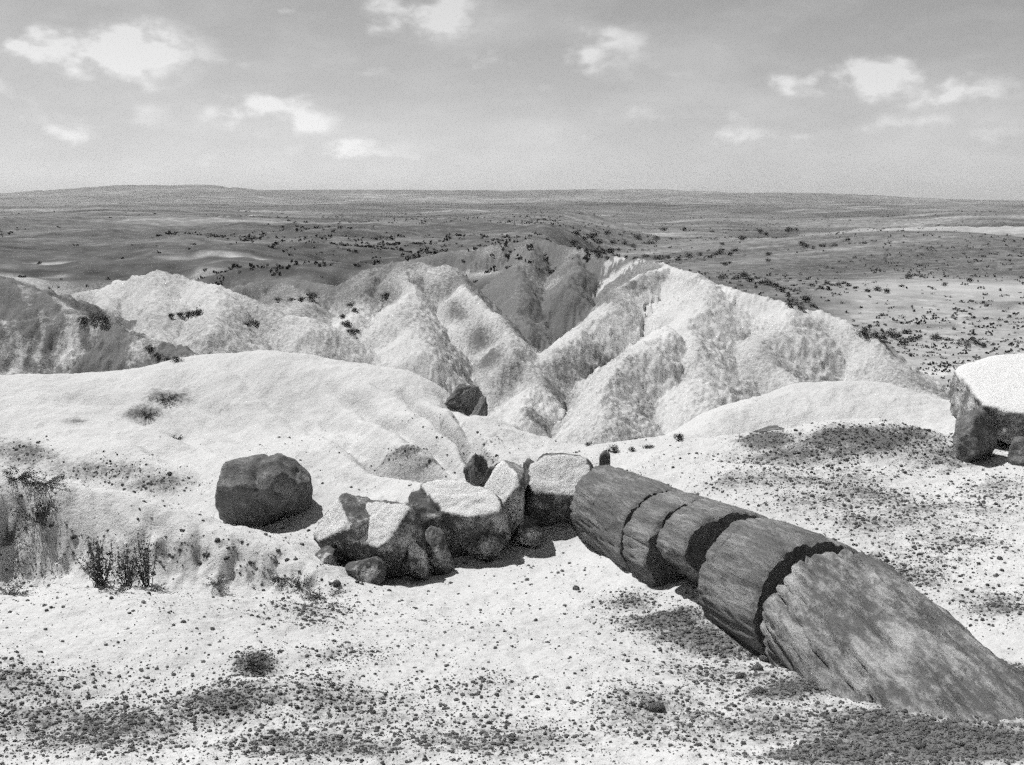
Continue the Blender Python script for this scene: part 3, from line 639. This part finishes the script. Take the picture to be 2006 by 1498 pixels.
# ------------------------------------------------------------------ shrubs
def shrub_meshes(seed, n_stem=26, n_leaf=900, spread=.8, upright=.5, leaf=.035, height=1.0):
    rs = np.random.RandomState(seed); SV, SF, LV, LF = [], [], [], []
    tips = []
    for k in range(n_stem):
        a = rs.uniform(0, 2 * np.pi); el = np.clip(rs.normal(upright, .25), .05, 1.35); Ls = height * rs.uniform(.55, 1.1)
        d = np.array([math.cos(a) * math.cos(el) * spread, math.sin(a) * math.cos(el) * spread, math.sin(el)])
        p = np.array([rs.normal(0, .05), rs.normal(0, .05), -.05]); pth = [p]
        for j in range(5):
            d = d + rs.normal(0, .12, 3) + np.array([0, 0, .05]); p = p + d * Ls / 5 / np.linalg.norm(d); pth.append(p.copy())
        base = len(SV)
        for j, q in enumerate(pth):
            r = .016 * height * (1 - j / 6.5)
            for m in range(3): SV.append(q + r * np.array([math.cos(m * 2.1), math.sin(m * 2.1), .0]))
        for j in range(5):
            for m in range(3):
                SF.append((base + j * 3 + m, base + j * 3 + (m + 1) % 3, base + j * 3 + 3 + (m + 1) % 3, base + j * 3 + 3 + m))
        tips.append(np.array(pth))
    for k in range(n_leaf):
        pth = tips[rs.randint(n_stem)]; t = rs.uniform(1.2, 4.99); i = int(t); q = pth[i] + (pth[i + 1] - pth[i]) * (t - i) + rs.normal(0, .045 * height, 3)
        a = rs.normal(size=3); a /= np.linalg.norm(a); b = np.cross(a, rs.normal(size=3)); b /= np.linalg.norm(b); s = leaf * rs.uniform(.6, 1.4)
        n0 = len(LV); LV += [q - a * s, q + b * s * .45, q + a * s, q - b * s * .45]; LF.append((n0, n0 + 1, n0 + 2, n0 + 3))
    return mesh_np('stem', np.array(SV), np.array(SF)), mesh_np('foliage', np.array(LV), np.array(LF), smooth=False)
NEAR = [shrub_meshes(1, 24, 1100, 1.0, .55, .035), shrub_meshes(2, 16, 700, .55, 1.05, .032), shrub_meshes(3, 30, 1200, 1.1, .3, .038)]
for a, b in NEAR: a.materials.append(WOOD); b.materials.append(LEAF)
def shrub(u, v, hpx, kind, label, flat=1.0, wide=1.0, group='shrubs on the near slopes'):
    c = hit(u, v)
    if c is None: return
    s = hpx * px(c[1], u, v)
    r = empty('desert_shrub', c, (0, 0, (u * 7 % 63) / 10)); r.scale = (s * wide, s * wide, s * flat)
    tag(r, label, 'shrub', group)
    for n, me in zip(('stem', 'foliage'), NEAR[kind]): link(n, me, r)
for a in [
  (75,1020,62,0,'bushy dark shrub on the pale ridge near the left edge',.9,.8),
  (12,1065,60,0,'dark shrub cut by the left edge below the pale ridge',.9,.7),
  (196,1146,100,1,'tall spiky shrub with upright shoots, left one of the spiky clump',1.0,.9),
  (247,1148,82,1,'spiky shrub in the middle of the upright clump',1.0,.9),
  (285,1150,110,1,'thin upright spiky shrub at the right end of the clump',1.0,.55),
  (225,1158,40,2,'dense dark low shrub at the foot of the spiky clump',.8,1.1),
  (292,1158,30,2,'flat dark shrub at the right foot of the spiky clump',.6,1.4),
  (425,1140,28,2,'small flat dark shrub midway between spiky clump and blocks',.7,1.2),
  (590,1150,46,0,'dark shrub on the rim just left of the clustered blocks',.7,.8),
  (630,1168,44,2,'ragged dark shrub in front of the clustered blocks',.7,1.1),
  (550,1132,30,2,'small shrub on the rim below the lone boulder',.7,1.1),
  (500,1310,52,0,'pale dry rounded shrub on the gravel in the left foreground',.75,.7),
  (325,782,24,2,'low dark shrub on the white bench, upper of two',.9,1.3),
  (290,812,26,2,'low dark shrub on the white bench, lower of two',.9,1.0),
  (345,860,18,2,'tiny dark shrub on the pale slope below the white bench',.9,1.0),
  (30,935,40,2,'low dark shrub in the hollow at the left edge',.9,1.2),
  (90,945,36,2,'low dark shrub in the hollow behind the pale ridge',.9,1.3),
  (20,1165,40,2,'dark low shrub at the left edge above the white mound',.8,1.2)]:
    shrub(*a)
def far_shrub_mesh(seed, n=620):
    rs = np.random.RandomState(seed + 50); LV, LF = [], []
    lobes = [(rs.normal(0, .22, 2), rs.uniform(.18, .42), rs.uniform(.15, .5)) for _ in range(7)]
    for k in range(n):
        (cx_, cy_), rr, hz = lobes[rs.randint(7)]; d = rs.normal(size=3) * rr * .55
        q = np.array([cx_ + d[0], cy_ + d[1], abs(hz + d[2])])
        a = rs.normal(size=3); a /= np.linalg.norm(a); b = np.cross(a, rs.normal(size=3)); b /= np.linalg.norm(b); s = rs.uniform(.03, .075)
        n0 = len(LV); LV += [q - a * s, q + b * s * .6, q + a * s, q - b * s * .6]; LF.append((n0, n0 + 1, n0 + 2, n0 + 3))
    me = mesh_np('far_shrub', np.array(LV), np.array(LF), smooth=False); me.materials.append(LEAF); return me
FAR = [far_shrub_mesh(k) for k in range(5)]
def far_shrubs(spots, label, group, size):
    for k, (u, v) in enumerate(spots):
        c = hit(u, v)
        if c is None: continue
        rnd = random.Random(u * 31 + v); s = size * rnd.uniform(.75, 1.3) * px(c[1], u, v)
        o = link('desert_shrub', FAR[(u + v) % 5], None, None, c, (0, 0, rnd.uniform(0, 6.3)))
        o.scale = (s * rnd.uniform(.9, 1.5), s * rnd.uniform(.9, 1.4), s * rnd.uniform(.7, 1.2)); tag(o, label, 'shrub', group)
far_shrubs([(1130,462),(1145,470),(1125,480),(1135,490),(1150,495),(1165,497),(1180,495),(1195,497),(1210,492),(1225,480),(1240,485),(1200,478),(1170,478),(1190,460),(1250,470),(1270,478),(1285,470),(1160,466)],
  'dark bush in the ring of bushes on the plain behind the pale ridge', 'bushes in the ring behind the pale ridge', 14)
far_shrubs([(1172,505),(1190,507),(1210,503),(1245,508),(1265,503),(1290,508),(1310,506),(1330,510),(1350,503),(1226,506),(1370,500),(1390,505),(1402,500),(1412,498),(1430,500),(1440,493)],
  'small dark bush in the long row above the largest pale hill', 'bushes in the row above the largest pale hill', 11)
far_shrubs([(1395,455),(1415,480),(1490,457),(1500,462),(1545,455),(1557,452),(1572,479),(1577,484),(1592,487),(1610,483),(1635,483),(1505,500),(1505,512),(1430,517),(1420,520),(1300,452),(1660,472),(1690,478),(1340,452),(1455,470)],
  'small dark bush scattered on the right half of the far plain', 'bushes scattered on the far plain', 10)
far_shrubs([(1590,560),(1620,555),(1630,560),(1640,561),(1652,557),(1660,561),(1675,565),(1700,572),(1720,570),(1738,574),(1610,566),(1780,545),(1805,543),(1850,560),(1900,552),(1765,562)],
  'dark bush in the short line on the plain right of the largest hill', 'bushes in the line right of the largest hill', 10)
far_shrubs([(1690,655),(1700,663),(1712,660),(1725,664),(1740,658),(1752,662),(1762,660),(1775,655),(1785,668),(1800,664),(1830,665),(1845,665),(1860,668),(1880,677),(1895,678),(1910,675),(1730,672),(1770,676),(1925,680)],
  'dark bush in the nearest line across the valley floor above the white slab', 'bushes in the nearest valley line', 13)
far_shrubs([(1520,562),(1532,572),(1542,582),(1553,590),(1562,597),(1580,592),(1594,602),(1570,606),(1548,602),(1440,548),(1470,552),(1495,556),(1418,545),(1505,560),(1455,545)],
  'dark bush on the crest of the largest pale hill', 'bushes on the crest of the largest hill', 13)
far_shrubs([(680,640),(690,655),(672,625),(688,600),(697,612),(755,585),(700,652)], 'small dark plant in the gully on the left side of the centre mound', 'plants in the centre mound gully', 14)
far_shrubs([(335,622),(352,620),(368,622),(385,622),(180,628),(205,632),(160,634),(500,636),(485,640),(570,590),(590,592),(610,585),(545,588)], 'dark low plant in the dips between the left badland mounds', 'plants between the left mounds', 16)
far_shrubs([(1240,884),(1152,872),(1205,886),(1268,878),(1330,862)], 'tiny dark tuft on the rim behind the long log', 'tufts on the rim behind the log', 16)
far_shrubs([(310,700),(330,706),(345,708),(295,690)], 'dark plant at the right end of the streaked slope', 'plants at the end of the streaked slope', 14)

# ------------------------------------------------------------------ loose stones and gravel
STONES = [rock_mesh('dark_stone', (1, rsx, .65), seed=200 + k, n_rand=10, rough=.07, sub=2) for k, rsx in enumerate((.8, .95, .7, .85, 1.0, .75))]
for me in STONES: me.materials.append(STONE)
def stones(n, box, label, group, smin, smax, seed):
    rnd = random.Random(seed); done = 0; tries = 0
    while done < n and tries < n * 6:
        tries += 1
        u = rnd.uniform(box[0], box[2]); v = rnd.uniform(box[1], box[3]); c = hit(u, v, 4, 40, 260)
        if c is None: continue
        i = np.argmin(np.abs(TY[:, 0] - c[1])); j = np.argmin(np.abs(TX[i] - c[0]))
        if rnd.random() > .15 + 1.1 * TG[i, j]: continue
        s = rnd.uniform(smin, smax) * (.7 + rnd.random() ** 3)
        o = link('dark_stone', STONES[rnd.randrange(6)], None, None, (c[0], c[1], c[2] + s * .2), (rnd.uniform(-.3, .3), rnd.uniform(-.3, .3), rnd.uniform(0, 6.3)))
        o.scale = (s, s, s); tag(o, label, 'stone', group); done += 1
stones(70, (0, 1270, 760, 1495), 'dark stone scattered on the gravel in the lower left corner', 'stones in the lower left', .010, .020, 1)
stones(45, (760, 1280, 1400, 1495), 'dark stone scattered on pale ground along the bottom middle', 'stones along the bottom middle', .010, .018, 2)
stones(55, (1400, 1290, 2000, 1495), 'dark stone lying around the buried log butt at lower right', 'stones around the log butt', .013, .024, 3)
stones(60, (1550, 900, 2000, 1180), 'dark stone on the pale ground right of the long log', 'stones right of the log', .014, .027, 4)
stones(40, (1400, 830, 1850, 930), 'dark stone on the gravel ridge behind the log', 'stones on the gravel ridge', .017, .033, 5)
stones(24, (0, 880, 400, 1130), 'dark stone on the left slope near the shrubs', 'stones on the left slope', .02, .034, 6)

stones(34, (1190, 1170, 1640, 1400), 'angular chip fallen along the lower side of the long log', 'chips along the log', .022, .045, 7)
stones(22, (640, 1090, 1180, 1160), 'angular chip lying in front of the broken blocks', 'chips in front of the blocks', .025, .05, 8)
stones(16, (400, 1010, 660, 1110), 'dark chip on the pale ground around the lone boulder', 'chips around the boulder', .025, .045, 9)

def gravel(label, sel, n, seed):
    rs = np.random.RandomState(seed); V0, F0 = ico(1)
    area = np.gradient(TX, axis=1) * np.gradient(TY, axis=0)
    up = np.abs(TX) < .56 * (TY + 1.5)
    wgt = np.where(sel & up, area * (.022 + np.clip(TG, 0, 1) ** 1.3) / TY ** .5 * (1 - sstep(15.5, 19.5, TY + .8 * fbm2(TX, TY, 3))), 0).ravel(); wgt /= wgt.sum()
    k = rs.choice(len(wgt), n, p=wgt); NSc = TX.shape[1]
    dx = np.gradient(TX, axis=1).ravel()[k]; dy = np.gradient(TY, axis=0).ravel()[k]
    x = TX.ravel()[k] + rs.uniform(-.5, .5, n) * dx; y = TY.ravel()[k] + rs.uniform(-.5, .5, n) * dy
    z, _ = terrain(x, y)
    s = (.0035 + .0055 * rs.rand(n) ** 2 + .018 * rs.rand(n) ** 9) * (y / 8) ** .45
    jit = 1 + .35 * (rs.rand(n, len(V0), 1) - .5)
    ang = rs.rand(n) * 6.28; ca, sa = np.cos(ang), np.sin(ang); st = rs.uniform(.6, 1, (n, 1))
    Q = V0[None] * jit; qx = Q[..., 0] * ca[:, None] - Q[..., 1] * st * sa[:, None]; qy = Q[..., 0] * sa[:, None] + Q[..., 1] * st * ca[:, None]
    Vv = np.stack([qx * s[:, None] + x[:, None], qy * s[:, None] + y[:, None], Q[..., 2] * .7 * s[:, None] + (z + s * .2)[:, None]], -1).reshape(-1, 3)
    Fv = (F0[None] + (np.arange(n) * len(V0))[:, None, None]).reshape(-1, 3)
    o = link('gravel', mesh_np('gravel', Vv, Fv, smooth=False), None, STONE); tag(o, label, 'gravel', kind='stuff')
inr = (TY > 4.8) & (TY < 11.6)
if len(_ico) >= 0:
    ico(1)
gravel('fine dark gravel scattered over the left foreground', inr & (TX < 0), 18000, 1)
gravel('dense dark gravel around the log in the right foreground', inr & (TX >= 0), 22000, 2)
gravel('dark gravel cover on the ridge and slope behind the log', (TY >= 11.6) & (TY < 20), 14000, 3)

def plain_scrub(n=6000):
    rs = np.random.RandomState(77)
    y = np.exp(rs.uniform(math.log(64), math.log(900), n * 3)); x = y * rs.uniform(-.56, .56, n * 3)
    keep = (y < 110) * .12 + fbm2(x / 45, y / 70, 4) + .25 * rs.normal(size=n * 3) + .45 * np.clip(x / y * 3, -1, .4) > .16; x, y = x[keep][:n], y[keep][:n]; n = len(x)
    z, own = terrain(x, y); s = rs.uniform(.15, .5, n) * (y / 150) ** .35
    V = []; F_ = []
    ctr = rs.normal(0, .5, (n, 6, 3)); ctr[..., 2] = np.abs(ctr[..., 2]) * .7
    a = rs.normal(size=(n, 6, 3)); a /= np.linalg.norm(a, axis=-1)[..., None]; b = np.cross(a, rs.normal(size=(n, 6, 3))); b /= np.linalg.norm(b, axis=-1)[..., None]
    q = np.stack([ctr - a * .5, ctr + b * .35, ctr + a * .5, ctr - b * .35], 2) * s[:, None, None, None] + np.stack([x, y, z], -1)[:, None, None, :]
    V = q.reshape(-1, 3); F_ = np.arange(len(V)).reshape(-1, 4)
    o = link('scrub', mesh_np('scrub', V, F_, smooth=False), None, LEAF); tag(o, 'low dark scrub speckling the far plain', 'scrub', kind='stuff')
plain_scrub()

# ------------------------------------------------------------------ haze: the dry air over the plain
def haze():
    x = 8200; y0, y1 = -30, 9150; z0, z1 = float(TZ.min()) - 1.5, max(float(TZ.max()), CAMZ) + 6
    V = [(-x,y0,z0),(x,y0,z0),(x,y1,z0),(-x,y1,z0),(-x,y0,z1),(x,y0,z1),(x,y1,z1),(-x,y1,z1)]
    Fs = [(0,3,2,1),(4,5,6,7),(0,1,5,4),(1,2,6,5),(2,3,7,6),(3,0,4,7)]
    me = bpy.data.meshes.new('haze'); me.from_pydata(V, [], Fs); me.update()
    m = bpy.data.materials.new('thin_haze'); m.use_nodes = True; nt = m.node_tree; nt.nodes.clear()
    out = nt.nodes.new('ShaderNodeOutputMaterial'); pv = nt.nodes.new('ShaderNodeVolumePrincipled')
    pv.inputs['Color'].default_value = (.9, .9, .9, 1); pv.inputs['Density'].default_value = 1.1e-4; pv.inputs['Anisotropy'].default_value = .1
    nt.links.new(pv.outputs[0], out.inputs['Volume'])
    o = link('haze', me, None, m); tag(o, 'thin pale haze in the air over the plain', 'haze', kind='stuff')
haze()
